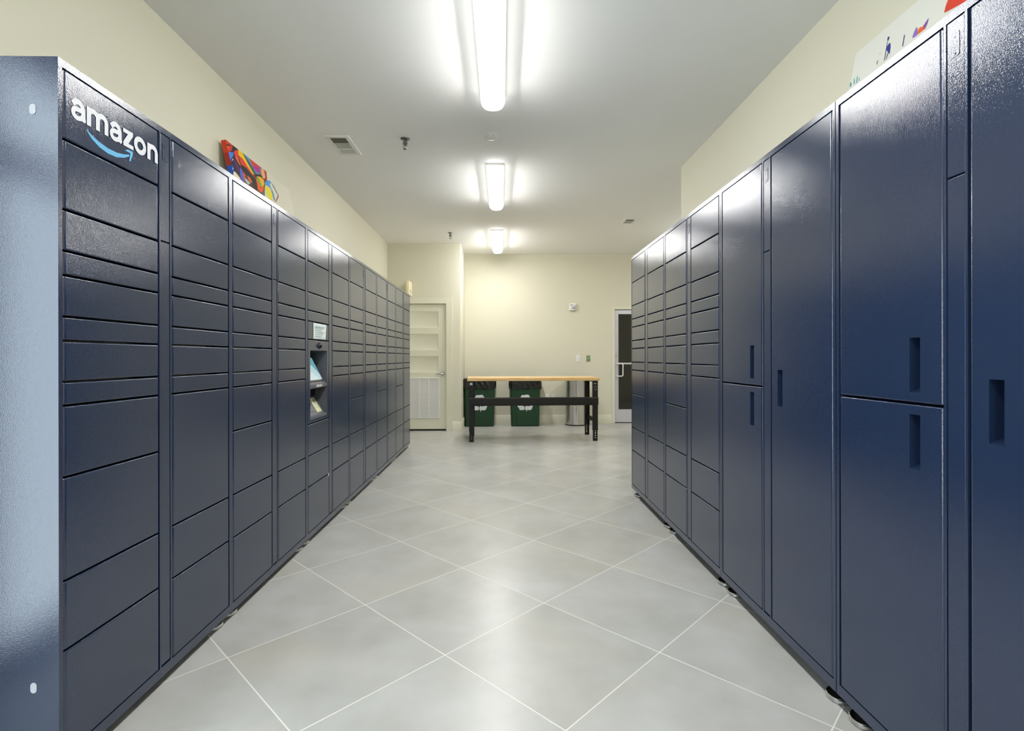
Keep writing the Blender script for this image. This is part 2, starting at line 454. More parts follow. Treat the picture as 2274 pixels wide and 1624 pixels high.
b = MB(); b.box(2.119, ax1 - 0.068, AY1 - 0.02, AY1 - 0.002, 1.066, 1.094); b.build('push_bar', M['white_plastic'], door2)
l = MB(); l.cyl((2.081, AY0, 1.223), (2.081, AY0 - 0.010, 1.223), 0.017, 0.015, 20); l.cyl((2.14, AY0, 2.008), (2.14, AY0 - 0.006, 2.008), 0.006, n=10)
l.build('lock_cylinder', M['steel'], door2)
s = MB(); s.box(2.06, 2.285, 10.2, 10.204, 1.292, 1.492); 
for k in range(5): s.box(2.08, 2.26 - 0.02 * (k % 2), 10.1985, 10.2, 1.315 + 0.034 * k, 1.326 + 0.034 * k, 1)
s.box(2.165, 2.18, 10.204, 10.22, 0.0, 1.30); s.box(2.07, 2.275, 10.14, 10.28, 0.0, 0.012)
tag(s.build('notice_stand', [M['sign'], M['sign_ink']]), 'dark notice board standing behind the glazed door', 'sign')

# ---- door_3: daylit entrance beside the camera (outside the frame, it lights the near lockers)
f = MB(); fx0, fx1 = XL_W - 0.09, XL_W - 0.03
for a in (EY0, EY1 - 0.06): f.box(fx0, fx1, a, a + 0.06, 0, EZ)
f.box(fx0, fx1, EY0 + 0.06, EY1 - 0.06, EZ - 0.05, EZ); f.box(fx0, fx1, EY0 + 0.06, EY1 - 0.06, ETZ - 0.05, ETZ + 0.05); f.box(fx0, fx1, EY0 + 0.06, EY1 - 0.06, 0.01, 0.09)
door3 = struct('door_3', f, M['alu'], 'glazed entrance door with a transom in the left wall', 'door')
MB().box(XL_W - 0.064, XL_W - 0.056, EY0 + 0.05, EY1 - 0.05, 0.08, EZ - 0.04).build('pane', M['glass'], door3)

# ------------------------------------------------------------------ ceiling lights
LW, LL = 0.172, 1.22
def lens_ring(y, sc=1.0, n=18):
    pts = []
    for i in range(n + 1):
        t = PI * i / n
        cx = math.copysign(abs(math.cos(t)) ** 0.75, math.cos(t)); sz = math.sin(t) ** 0.75
        pts.append((LW / 2 * cx * sc, y, -0.024 - 0.090 * sz * sc))
    return pts
def make_light(loc, label):
    t = thing('ceiling_light', label, 'ceiling light', loc, 0, 'fluorescent wraparound lights in a row')
    p = MB(); hw = 0.084
    p.box(-hw, hw, 0.004, LL - 0.004, -0.022, 0.0); p.loft([[(-0.052, y, -0.022), (0.052, y, -0.022), (0.066, y, -0.0705), (-0.066, y, -0.0705)] for y in (0.03, LL - 0.03)])  # inner tray wings added to keep the tube's light off the nearby ceiling
    p.build('housing', M['white_plastic'], t)
    ln = MB(); ln.loft([lens_ring(0.010), lens_ring(LL - 0.010)], cap0=False, cap1=False, closed=False)
    lo = ln.build('lens', M['lens'], t)
    for y0, y1, s0, s1 in ((0.0, 0.012, 0.97, 1.0), (LL - 0.012, LL, 1.0, 0.97)):
        MB().loft([lens_ring(y0, s0), lens_ring(y1, s1)]).build('end_cap', M['lens'], t)
    MB().box(-0.022, 0.022, 0.05, LL - 0.05, -0.098, -0.076).build('led_tube', M['led'], t)
    bd = MB()
    for sx in (-1, 1): bd.face([(sx * 0.024, 0.05, -0.0712), (sx * 0.064, 0.05, -0.0712), (sx * 0.064, LL - 0.05, -0.0712), (sx * 0.024, LL - 0.05, -0.0712)])
    bd.build('added_led_board', M['added_led_board'], t)  # glowing face added to throw more of the lamp's light downwards
    return t
first = make_light((-0.060, 2.47, HC), 'nearest lit ceiling light, cut by the top edge of the picture')
copy_thing(first, (-0.062, 4.97, HC), 0, 'middle lit ceiling light, between the smoke detector and the farthest light')
copy_thing(first, (-0.066, 7.545, HC), 0, 'farthest lit ceiling light, in front of the back wall')
copy_thing(first, (-0.058, -0.09, HC), 0, 'added ceiling light above the camera, out of the picture')  # unseen light carrying on the row, added to help light the room
copy_thing(first, (-0.056, -2.65, HC), 0, 'added ceiling light behind the camera, out of the picture')  # another unseen light, added for the lighting at this end
copy_thing(first, (3.1, 6.6, HC), 0, 'added ceiling light in the alcove, hidden behind the right wall')  # unseen fixture added to bring light in from the right

# ------------------------------------------------------------------ parcel lockers
LKW, LKH, LKD = 0.920, 2.001, 0.610       # one unit; local frame: front face x = 0 looking along +x, u = local y
XL_F, XR_F = -1.235, 1.129                # planes of the two locker fronts
A0, A1, B0, B1 = 0.0170, 0.4250, 0.4990, 0.9040
S0, S1 = 0.4365, 0.4875                   # service strip between the columns
SEAMS_A = [1.976, 1.780, 1.581, 1.4645, 1.395, 1.278, 1.209, 1.093, 1.025, 0.822, 0.529, 0.332, 0.039]
SEAMS_B = [z for z in SEAMS_A if z != 0.822]

_cache = {}
def door_profile(y0, y1, t, rl, rr_):
    p = [(-t, y0)]
    if rl > 0: p += [(-rl + rl * math.sin(a), y0 + rl - rl * math.cos(a)) for a in [PI / 2 * i / 5 for i in range(6)]]
    else: p += [(0, y0)]
    if rr_ > 0: p += [(-rr_ + rr_ * math.cos(a), y1 - rr_ + rr_ * math.sin(a)) for a in [PI / 2 * i / 5 for i in range(6)]]
    else: p += [(0, y1)]
    p += [(-t, y1)]
    return p
def slab(mb, y0, y1, z0, z1, t=0.020, rl=0.009, rr_=0.009, rt=0.0035, rb=0.0035):
    prof = door_profile(y0, y1, t, rl, rr_)
    ring = lambda z, s: [(-t + (x + t) * (1 - s / t), y, z) for x, y in prof]
    rings = []
    for a in [PI / 2 * i / 3 for i in range(4)] if rb else [PI / 2]:
        rings.append(ring(z0 + rb - rb * math.sin(PI / 2 - (PI / 2 - a)) if False else z0 + rb * (1 - math.sin(a)) , rb * (1 - math.cos(a))))
    rings = rings[::-1]
    if not rb: rings = [ring(z0, 0)]
    top = [ring(z1 - rt + rt * math.sin(a), rt * (1 - math.cos(a))) for a in [PI / 2 * i / 3 for i in range(4)]] if rt else [ring(z1, 0)]
    mb.loft(rings + top)
def door_mesh(col, z0, z1):
    key = ('door', col, round(z1 - z0, 4))
    if key not in _cache:
        mb = MB(); slab(mb, 0, A1 - A0 if col == 'A' else B1 - B0, 0, z1 - z0)
        _cache[key] = mb.mesh('door', [M['locker']], 35, 0.006)
    return _cache[key]
KIOSK_HOLE = (0.057, 0.390, 0.752, 1.213)
def body_mesh(hole=False):
    key = ('body', hole)
    if key not in _cache:
        b = MB(); t = 0.055; d0 = 0.17
        if hole:
            u0, u1, z0, z1 = KIOSK_HOLE
            b.box(-LKD, -d0, 0, LKW, 0, LKH)
            b.box(-d0, -t, 0, u0, 0, LKH); b.box(-d0, -t, u1, LKW, 0, LKH); b.box(-d0, -t, u0, u1, 0, z0); b.box(-d0, -t, u0, u1, z1, LKH)
        else:
            b.box(-LKD, -t, 0, LKW, 0, LKH)
        b.box(-t, 0, 0, LKW, LKH - 0.022, LKH); b.box(-t, 0, 0, LKW, 0, 0.036)
        zt, zb = LKH - 0.022, 0.036
        for u0, u1 in ((0, A0 - 0.003), (A1 + 0.003, S0 - 0.0012), (S1 + 0.0012, B0 - 0.003), (B1 + 0.003, LKW)):
            b.box(-t, 0, u0, u1, zb, zt)
        b.box(-t, -0.02, S0 - 0.0012, S1 + 0.0012, zb, zt)
        _cache[key] = b.mesh('cabinet_body', [M['locker']])
    return _cache[key]
def strip_mesh(z0, z1):
    key = ('strip', round(z0, 3), round(z1, 3))
    if key not in _cache:
        mb = MB(); slab(mb, S0, S1, z0, z1, 0.016, 0.002, 0.002, 0.002, 0.002)
        for i, v in enumerate(mb.v): mb.v[i] = (v[0] - 0.0015, v[1], v[2])
        _cache[key] = mb.mesh('service_strip', [M['locker']], 35, 0.006)
    return _cache[key]
def cover_mesh():
    if 'cover' not in _cache:
        mb = MB(); r = 0.004; u0, u1, z0, z1 = 0.4475, 0.4735, 1.883, 1.942
        def rrect(u0, u1, z0, z1, r):
            out = []
            for cx, cz, a0 in ((u1 - r, z1 - r, 0), (u0 + r, z1 - r, 90), (u0 + r, z0 + r, 180), (u1 - r, z0 + r, 270)):
                out += [(cx + r * math.cos(R(a0 + k * 22.5)), cz + r * math.sin(R(a0 + k * 22.5))) for k in range(5)]
            return out
        mb.prism(rrect(u0 - 0.0007, u1 + 0.0007, z0 - 0.0007, z1 + 0.0007, r), lambda a, b_, d: (d, a, b_), -0.003, -0.0011, 1)
        mb.prism(rrect(u0, u1, z0, z1, r), lambda a, b_, d: (d, a, b_), -0.003, -0.0005, 0)
        for z in (z0 + 0.009, z1 - 0.009):
            mb.cyl((-0.002, 0.4605, z), (0.0002, 0.4605, z), 0.0032, n=12, m=0); mb.box(-0.001, 0.0004, 0.458, 0.463, z - 0.0005, z + 0.0005, 1)
        _cache['cover'] = mb.mesh('cover_plate', [M['locker'], M['gap']])
    return _cache['cover']
def foot_mesh(hb):
    key = ('foot', hb)
    if key not in _cache:
        mb = MB()
        mb.lathe([(0.044, 0.0), (0.047, 0.003), (0.047, 0.014), (0.044, 0.017), (0.040, 0.017), (0.038, 0.011)], n=36, caps=False)
        mb.lathe([(0.038, 0.011), (0.014, 0.013), (0.009, 0.016)], n=36, m=1, caps=False)
        mb.lathe([(0.009, 0.012), (0.009, hb)], n=16)
        mb.lathe([(0.014, hb - 0.012), (0.014, hb - 0.001)], n=6)
        _cache[key] = mb.mesh('levelling_foot', [M['steel'], M['gap']])
    return _cache[key]

def recess_door(parent, u0, u1, z0, z1, h0, h1, k0, k1):
    """tall door with a sunken pull between u h0..h1 and z k0..k1"""
    mb = MB()
    slab(mb, u0, u1, z0, k0, rt=0); slab(mb, u0, u1, k1, z1, rb=0)
    slab(mb, u0, h0, k0, k1, rr_=0, rt=0, rb=0); slab(mb, h1, u1, k0, k1, rl=0, rt=0, rb=0)
    o = mb.build('door', M['locker'], parent, flat=0.006)
    p = MB(); dep = 0.052; b = 0.0015
    o4 = [(h0, k0), (h1, k0), (h1, k1), (h0, k1)]; i4 = [(h0 + b, k0 + 0.020), (h1 - b, k0 + 0.020), (h1 - b, k1 - b), (h0 + b, k1 - b)]
    for k in range(4):
        a, q = o4[k], o4[(k + 1) % 4]; e, f = i4[(k + 1) % 4], i4[k]
        p.face([(-0.0005, a[0], a[1]), (-0.0005, q[0], q[1]), (-dep, e[0], e[1]), (-dep, f[0], f[1])])
    p.face([(-dep, a, z) for a, z in i4])
    p.build('recessed_pull', M['locker'], o)
    return o

def lettering_mesh():
    """white word and blue curved arrow lying on the top door"""
    W = MB(); u_at = 0.043; base = 1.8555; X = 0.0008
    sx = 0.371 / 6.80; sz = 0.0565; lift = [0.0]
    def stroke(pts, wd, ox):
        n = len(pts); L_, R_ = [], []; lift[0] += 0.00012
        for i, (a, b) in enumerate(pts):
            w = wd[i] if isinstance(wd, (list, tuple)) else wd
            p, q = pts[max(i - 1, 0)], pts[min(i + 1, n - 1)]
            d = Vector((q[0] - p[0], q[1] - p[1])).normalized(); nn = Vector((-d.y, d.x)) * w / 2
            L_.append((a + nn.x, b + nn.y)); R_.append((a - nn.x, b - nn.y))
        X_ = X + lift[0]; T = lambda q: (X_, u_at + (ox + q[0]) * sx, base + q[1] * sz)
        for i in range(n - 1): W.face([T(L_[i]), T(L_[i + 1]), T(R_[i + 1]), T(R_[i])])
    def arc(cx, cy, rx, ry, a0, a1, n=14):
        return [(cx + rx * math.cos(R(a0 + (a1 - a0) * i / n)), cy + ry * math.sin(R(a0 + (a1 - a0) * i / n))) for i in range(n + 1)]
    def a_(ox):
        stroke([(0.10, 0.70)] + arc(0.46, 0.55, 0.34, 0.37, 140, 0, 12) + [(0.80, 0.25), (0.84, 0.12), (0.93, 0.04)], [0.27] * 14 + [0.28, 0.28, 0.18], ox)
        stroke([(0.80, 0.53), (0.60, 0.53)] + arc(0.40, 0.295, 0.27, 0.225, 95, 290, 14) + [(0.66, 0.13), (0.80, 0.30)], 0.25, ox)
    def m_(ox):
        stroke([(0.13, 0.0), (0.13, 1.0)], 0.29, ox)
        for c in (0.44, 1.07):
            stroke([(c - 0.31, 0.58)] + arc(c, 0.60, 0.315, 0.285, 170, 0, 12) + [(c + 0.315, 0.0)], 0.28, ox)
    def n_(ox):
        stroke([(0.13, 0.0), (0.13, 1.0)], 0.29, ox)
        stroke([(0.13, 0.56)] + arc(0.49, 0.58, 0.35, 0.305, 170, 0, 12) + [(0.84, 0.0)], 0.29, ox)
    def z_(ox):
        stroke([(0.04, 0.885), (0.86, 0.885)], 0.23, ox); stroke([(0.05, 0.115), (0.90, 0.115)], 0.23, ox); stroke([(0.70, 0.86), (0.20, 0.14)], [0.34, 0.34], ox)
    def o_(ox):
        stroke(arc(0.53, 0.5, 0.40, 0.385, 0, 362, 36), 0.285, ox)
    a_(0); m_(1.05); a_(2.68); z_(3.70); o_(4.66); n_(5.86)
    up = [(0.0971, 1.8423), (0.1182, 1.8321), (0.1473, 1.8235), (0.1826, 1.8185), (0.2196, 1.8194), (0.2526, 1.8263), (0.2754, 1.8348)]
    lo = [(0.1003, 1.8363), (0.1182, 1.8208), (0.1473, 1.8081), (0.1826, 1.8017), (0.2196, 1.8042), (0.2526, 1.8153), (0.2754, 1.8282)]
    S = MB()
    for i in range(6): S.face([(X, *up[i]), (X, *up[i + 1]), (X, *lo[i + 1]), (X, *lo[i])])
    ar = [(0.2555, 1.8409), (0.2697, 1.8491), (0.2929, 1.85), (0.2917, 1.8374), (0.2812, 1.8138), (0.2754, 1.8141), (0.2789, 1.8303), (0.2812, 1.8412), (0.2697, 1.8412)]
    S.face([(X, *p) for p in (ar[0], ar[1], ar[7], ar[8])]); S.face([(X, *p) for p in (ar[1], ar[2], ar[3], ar[7])]); S.face([(X, *p) for p in (ar[7], ar[3], ar[4], ar[5], ar[6])])
    return W, S

def kiosk(root):
    """card, scanner and screen bay of the third unit; u 0.017..0.425, z 0.732..1.2745"""
    z0, z1 = 0.7355, 1.2745; ou0, ou1, oz0, oz1 = 0.061, 0.386, 0.757, 1.208
    mb = MB()
    slab(mb, A0, A1, z0, oz0, rt=0); slab(mb, A0, A1, oz1, z1, rb=0)
    slab(mb, A0, ou0, oz0, oz1, rr_=0, rt=0, rb=0); slab(mb, ou1, A1, oz0, oz1, rl=0, rt=0, rb=0)
    f = mb.build('kiosk_panel', M['locker'], root, flat=0.006)
    # stepped housing, one profile pulled across the bay (x depth, z)
    pr = [(-0.002, 0.757), (-0.004, 0.772), (-0.018, 0.775), (-0.092, 0.893), (-0.120, 0.898), (-0.120, 0.930), (-0.072, 0.945), (-0.004, 0.958), (-0.001, 0.964), (-0.001, 0.979), (-0.012, 0.984), (-0.105, 1.168), (-0.150, 1.172), (-0.150, 1.208)]
    h = MB()
    for i in range(len(pr) - 1):
        (xa, za), (xb, zb) = pr[i], pr[i + 1]
        h.face([(xa, ou0, za), (xa, ou1, za), (xb, ou1, zb), (xb, ou0, zb)])
    for u in (ou0 + 0.0008, ou1 - 0.0008):
        h.face([(-0.0005, u, oz0), (-0.155, u, oz0), (-0.155, u, oz1), (-0.0005, u, oz1)])
    h.face([(-0.0005, ou0, oz1 - 0.0008), (-0.0005, ou1, oz1 - 0.0008), (-0.155, ou1, oz1 - 0.0008), (-0.155, ou0, oz1 - 0.0008)])
    h.build('kiosk_housing', M['kiosk'], f, angle=20)
    def on(p, q, a, off):      # point a (0..1) along p->q of the profile, lifted off its surface
        d = Vector((q[0] - p[0], q[1] - p[1])); n = Vector((d.y, -d.x)).normalized()
        if n.x < 0: n = -n
        return (p[0] + d.x * a + n.x * off, p[1] + d.y * a + n.y * off)
    def patch(mbx, p, q, u0, u1, a0, a1, o0, o1, m=0):
        c = [on(p, q, a0, o0), on(p, q, a1, o0), on(p, q, a1, o1), on(p, q, a0, o1)]
        mbx.loft([[(x, u, z) for x, z in c] for u in (u0, u1)], m)
    P, Q = pr[10], pr[11]
    s = MB(); patch(s, P, Q, 0.098, 0.352, 0.08, 0.97, 0.0, 0.006, 0); patch(s, P, Q, 0.112, 0.338, 0.13, 0.93, 0.006, 0.0068, 1)
    # darker corner of the picture on the display
    e = lambda a, u: (on(P, Q, a, 0.0074)[0], u, on(P, Q, a, 0.0074)[1])
    s.face([e(0.92, 0.20), e(0.92, 0.337), e(0.30, 0.337)], 2)
    s.build('touch_screen', [M['black'], M['screen'], M['screen_teal']], f)['label'] = 'lit pale touch screen in a black bezel'
    s = MB(); s.box(-0.118, -0.085, 0.064, 0.383, 0.899, 0.9405, 0); s.box(-0.0848, -0.084, 0.20, 0.245, 0.906, 0.934, 1)
    s.build('barcode_scanner', [M['black'], M['red_light']], f)['label'] = 'black scanner window with a red light'
    P, Q = pr[2], pr[3]
    s = MB(); patch(s, P, Q, 0.112, 0.238, 0.28, 0.92, 0.0, 0.010, 0); patch(s, P, Q, 0.150, 0.205, 0.52, 0.84, 0.010, 0.0105, 1); patch(s, P, Q, 0.112, 0.238, 0.24, 0.27, 0.0, 0.006, 2)
    s.build('card_reader', [M['kiosk'], M['black'], M['plug']], f)
    s = MB(); patch(s, P, Q, 0.262, 0.352, 0.10, 0.90, 0.0, 0.0015, 0)
    for k in range(4): patch(s, P, Q, 0.275, 0.340, 0.16 + 0.19 * k, 0.17 + 0.19 * k, 0.0015, 0.002, 1)
    s.cyl((*on(P, Q, 0.72, 0.002)[:1], 0.318, on(P, Q, 0.72, 0.002)[1]), (on(P, Q, 0.72, 0.006)[0], 0.318, on(P, Q, 0.72, 0.006)[1]), 0.014, n=16, m=1)
    s.build('instruction_label', [M['sheet'], M['sheet_ink']], f)['label'] = 'pale yellow instruction label'
    s = MB(); s.box(-0.001, 0.0006, 0.172, 0.280, 0.9640, 0.9790); s.build('rating_label', M['sticker'], f)
    s = MB(); s.cyl((0, 0.229, 1.240), (0.006, 0.229, 1.240), 0.022, 0.020, 24)
    rings = [[(0.006 + 0.013 * math.sin(t), 0.229 + 0.017 * math.cos(t) * math.cos(p), 1.240 + 0.017 * math.cos(t) * math.sin(p)) for p in [2 * PI * i / 24 for i in range(24)]] for t in [PI / 2 * i / 6 for i in range(6)]]
    s.loft(rings); s.build('camera_dome', M['black'], f)['label'] = 'small black camera dome'
    return f

def locker_unit(label, loc, rz, hb, kind, group, feat=None):
    t = thing('parcel_locker', label, 'locker', (loc[0], loc[1], 0), rz, group)
    def part(me, name, at=(0, 0, 0)): return link(name, me, t, (at[0], at[1], at[2] + hb))
    part(body_mesh(feat == 'kiosk'), 'cabinet_body')
    for u in (0.06, LKW - 0.06):
        for x in (-0.056, -LKD + 0.07): link('levelling_foot', foot_mesh(hb), t, (x, u, 0))
    part(strip_mesh(1.588, 1.977), 'service_strip'); part(strip_mesh(0.042, 1.584), 'service_strip'); part(cover_mesh(), 'cover_plate')
    doors = {}
    g = 0.0032
    if kind == 'small':
        for col, seams, u in (('A', SEAMS_A, A0), ('B', SEAMS_B, B0)):
            for i in range(len(seams) - 1):
                z1, z0 = seams[i] - (g if i else 0), seams[i + 1] + (g if i < len(seams) - 2 else 0)
                if feat == 'kiosk' and col == 'A':
                    zt = seams[i]
                    if 0.80 < zt < 1.28: continue          # the kiosk bay takes these places
                doors[col, i] = part(door_mesh(col, z0, z1), 'door', (0, u, z0))
        if feat == 'kiosk':
            part(door_mesh('A', 0.5322, 0.7288), 'door', (0, A0, 0.5322))
    else:
        d = []
        d.append((A0, A1, 1.011, 1.976, 0.3155, 0.352, 1.039, 1.188)); d.append((A0, A1, 0.039, 1.004, 0.3155, 0.352, 0.828, 0.977))
        d.append((B0, B1, 0.039, 1.976, 0.5505, 0.5875, 0.934, 1.083))
        for q in d:
            key = ('recess',) + q
            if key in _cache:
                o, p = _cache[key]; c = part(o, 'door'); link('recessed_pull', p, c)
            else:
                o = recess_door(t, *q); o.location = (0, 0, hb); _cache[key] = (o.data, o.children[0].data)
    if feat == 'kiosk':
        kp = kiosk(t); kp.location = (0, 0, hb)
        tabm = MB().box(0.0, 0.003, 0.401, 0.409, 0.318, 0.338); tabm.build('latch_tab', M['white_plastic'], t, (0, 0, hb))['label'] = 'small white tab'
    if feat == 'word':
        top = doors['A', 0]
        W, S = lettering_mesh()
        off = Vector((0, A0, SEAMS_A[1] + g))
        for mbx, nm, mt in ((W, 'lettering', M['letter']), (S, 'curved_arrow', M['smile'])):
            o = mbx.build(nm, mt, top); o.location = -off
        for z in (1.853, 0.242):
            p = MB(); r = 0.0085
            pl = [(r * math.cos(a), 0.006 + r * math.sin(a)) for a in [PI * i / 8 for i in range(9)]] + [(-r * math.cos(a), -0.006 - r * math.sin(a)) for a in [PI * i / 8 for i in range(9)]]
            p.prism(pl, lambda a, b_, d: (-0.069 + a, d, z + b_), -0.0012, 0.0)
            p.build('side_plug', M['plug'], t, (0, 0, hb))['label'] = 'pale oval plug in the side panel'
    return t

PITCH_L, PITCH_R = 0.9212, 0.9242
Y0_L, Y1_R = 1.472, 4.506
HB_L, HB_R = 0.036, 0.060
GL, GR = 'navy parcel lockers along the left wall', 'navy parcel lockers along the right wall'
for k, (lab, feat) in enumerate([
        ('navy locker unit nearest the camera on the left, with white lettering on its top door', 'word'),
        ('navy locker unit between the lettered unit and the unit with the touch screen', None),
        ('navy locker unit with a touch screen bay, below the colourful leaning canvas', 'kiosk'),
        ('navy locker unit just beyond the one with the touch screen', None),
        ('navy locker unit next to last before the panelled door, left row', None),
        ('navy locker unit at the far end of the left row, nearest the panelled door', None)]):
    locker_unit(lab, (XL_F, Y0_L + PITCH_L * k), 0, HB_L, 'small', GL, feat)
for k, (lab, kind) in enumerate([
        ('navy locker unit at the far end of the right row, nearest the glazed door', 'small'),
        ('navy small-door locker unit touching the tall-door units of the right row', 'small'),
        ('navy tall-door locker unit touching the small-door units of the right row', 'large'),
        ('navy tall-door locker unit nearest the camera on the right, cut by the frame', 'large')]):
    locker_unit(lab, (XR_F, Y1_R - PITCH_R * k), PI, HB_R, kind, GR)

# paper notice taped above the touch screen
KY = Y0_L + PITCH_L * 2
n = MB(); xa = XL_F + 0.0012
n.face([(xa, KY + 0.114, 1.3195), (xa, KY + 0.348, 1.3215), (xa + 0.003, KY + 0.357, 1.425), (xa + 0.001, KY + 0.112, 1.425)], 0)
for k in range(7):
    z = 1.408 - 0.0125 * k
    n.face([(xa + 0.0045, KY + 0.135, z), (xa + 0.0045, KY + 0.325 - 0.03 * (k % 3), z), (xa + 0.0045, KY + 0.325 - 0.03 * (k % 3), z - (0.007 if k == 0 else 0.004)), (xa + 0.0045, KY + 0.135, z - (0.007 if k == 0 else 0.004))], 1)
tag(n.build('paper_notice', [M['paper'], M['paper_ink']]), 'pale paper notice taped to the locker door above the touch screen', 'notice')

# ------------------------------------------------------------------ leaning canvases
LEFT = [('5a2420', [(-0.073, 0.031), (0.006, -0.004), (0.298, -0.018), (0.595, -0.01), (0.572, 0.068), (0.483, 0.16), (0.449, 0.246), (0.38, 0.241), (0.246, 0.24), (0.132, 0.241), (0.074, 0.236), (0.031, 0.215), (-0.077, 0.234)]), ('14101f', [(-0.005, 0.001), (0.161, -0.003), (0.126, 0.131), (0.144, 0.243), (0.099, 0.234), (0.062, 0.198), (-0.034, 0.236), (-0.077, 0.234), (-0.075, 0.114)]), ('c8281a', [(-0.005, 0.001), (0.088, 0.002), (0.065, 0.042), (0.015, 0.08), (-0.07, 0.115), (-0.073, 0.069)]), ('f2581e', [(-0.048, 0.035), (-0.001, 0.007), (0.036, 0.03), (0.012, 0.061), (-0.049, 0.077)]), ('2a1210', [(-0.078, 0.057), (0.012, 0.022), (0.062, 0.022), (-0.009, 0.046), (-0.073, 0.069)]), ('3f7fe0', [(-0.073, 0.122), (-0.011, 0.089), (0.077, 0.056), (0.056, 0.091), (0.012, 0.126), (-0.016, 0.14), (-0.053, 0.137)]), ('55309a', [(-0.069, 0.149), (-0.017, 0.144), (0.049, 0.106), (0.04, 0.128), (-0.017, 0.156), (-0.061, 0.17)]), ('e2f0f8', [(-0.075, 0.157), (-0.063, 0.156), (-0.075, 0.172), (-0.082, 0.169)]), ('e8d0f0', [(0.038, 0.114), (0.05, 0.112), (0.041, 0.126), (0.032, 0.126)]), ('1c2aa0', [(-0.067, 0.198), (0.029, 0.153), (0.027, 0.199), (-0.022, 0.235), (-0.071, 0.232)]), ('6fb8f0', [(-0.015, 0.19), (0.023, 0.181), (0.01, 0.199), (-0.02, 0.209)]), ('8cc8e8', [(-0.064, 0.197), (-0.037, 0.19), (-0.043, 0.219), (-0.069, 0.234)]), ('e03a20', [(0.083, 0.047), (0.157, 0.004), (0.131, 0.086), (0.133, 0.129), (0.087, 0.085)]), ('f7a030', [(0.08, 0.082), (0.109, 0.089), (0.14, 0.114), (0.144, 0.125), (0.118, 0.11)]), ('5a1860', [(0.06, 0.108), (0.1, 0.123), (0.113, 0.161), (0.083, 0.191), (0.056, 0.158)]), ('e9e0b8', [(-0.053, 0.228), (0.03, 0.204), (0.09, 0.228), (0.098, 0.237), (0.046, 0.234), (-0.032, 0.244)]), ('4a5cc0', [(0.123, 0.139), (0.153, 0.152), (0.144, 0.243), (0.107, 0.243), (0.098, 0.203)]), ('d05038', [(0.152, 0.156), (0.191, 0.163), (0.171, 0.196), (0.183, 0.211), (0.15, 0.228), (0.144, 0.187)]), ('1a1414', [(0.149, 0.107), (0.245, 0.099), (0.299, 0.125), (0.348, 0.133), (0.342, 0.234), (0.281, 0.234), (0.255, 0.163), (0.177, 0.169), (0.148, 0.151)]), ('dd3a22', [(0.14, 0.058), (0.215, 0.053), (0.288, 0.09), (0.319, 0.124), (0.357, 0.143), (0.297, 0.129), (0.23, 0.105), (0.154, 0.108)]), ('f5c400', [(0.162, -0.004), (0.21, -0.005), (0.261, 0.036), (0.317, 0.086), (0.351, 0.112), (0.315, 0.119), (0.252, 0.084), (0.204, 0.052), (0.143, 0.05)]), ('2f8a3a', [(0.212, -0.002), (0.239, -0.001), (0.303, 0.058), (0.363, 0.102), (0.343, 0.115), (0.266, 0.053)]), ('14586a', [(0.228, -0.002), (0.251, 0.001), (0.317, 0.056), (0.375, 0.091), (0.353, 0.109), (0.299, 0.066)]), ('5a90cc', [(0.245, 0.0), (0.315, 0.001), (0.367, 0.064), (0.453, 0.072), (0.379, 0.096), (0.331, 0.054)]), ('d83020', [(0.308, 0.003), (0.495, -0.001), (0.48, 0.015), (0.411, 0.027), (0.347, 0.048)]), ('b02c90', [(0.337, 0.055), (0.396, 0.03), (0.482, 0.011), (0.459, 0.06), (0.41, 0.075), (0.359, 0.067)]), ('8a9a8a', [(0.479, 0.011), (0.499, 0.004), (0.472, 0.069), (0.455, 0.068)]), ('e8b078', [(0.498, 0.007), (0.545, 0.001), (0.544, 0.064), (0.494, 0.092), (0.477, 0.067)]), ('b02818', [(0.541, 0.001), (0.586, 0.0), (0.571, 0.054), (0.53, 0.093), (0.492, 0.096), (0.555, 0.056)]), ('101818', [(0.363, 0.102), (0.427, 0.082), (0.465, 0.092), (0.418, 0.102), (0.366, 0.111)]), ('f0b010', [(0.37, 0.116), (0.443, 0.093), (0.499, 0.097), (0.495, 0.136), (0.434, 0.187), (0.415, 0.123)]), ('58b830', [(0.37, 0.116), (0.408, 0.109), (0.429, 0.138), (0.438, 0.179), (0.41, 0.178), (0.381, 0.152)]), ('e85820', [(0.35, 0.129), (0.38, 0.139), (0.417, 0.192), (0.49, 0.131), (0.442, 0.201), (0.392, 0.231), (0.346, 0.226), (0.351, 0.172)]), ('a8c0b0', [(0.163, 0.199), (0.194, 0.201), (0.239, 0.213), (0.196, 0.238), (0.163, 0.227)]), ('d86838', [(0.209, 0.167), (0.253, 0.167), (0.275, 0.191), (0.254, 0.208), (0.219, 0.201)]), ('4a9ae0', [(0.504, 0.116), (0.579, 0.069), (0.643, 0.064), (0.593, 0.103), (0.619, 0.129), (0.558, 0.128), (0.503, 0.133)]), ('ecdc10', [(0.484, 0.15), (0.558, 0.128), (0.605, 0.172), (0.574, 0.234), (0.512, 0.236)]), ('4a6a40', [(0.412, 0.217), (0.471, 0.185), (0.444, 0.241), (0.414, 0.244)]), ('7a8a98', [(0.639, 0.073), (0.681, 0.083), (0.732, 0.142), (0.72, 0.15), (0.667, 0.095)]), ('4a8ab0', [(0.608, 0.118), (0.632, 0.149), (0.639, 0.215), (0.613, 0.219), (0.605, 0.141)]), ('8a4038', [(0.634, 0.223), (0.706, 0.161), (0.748, 0.126), (0.723, 0.16), (0.64, 0.228)])]
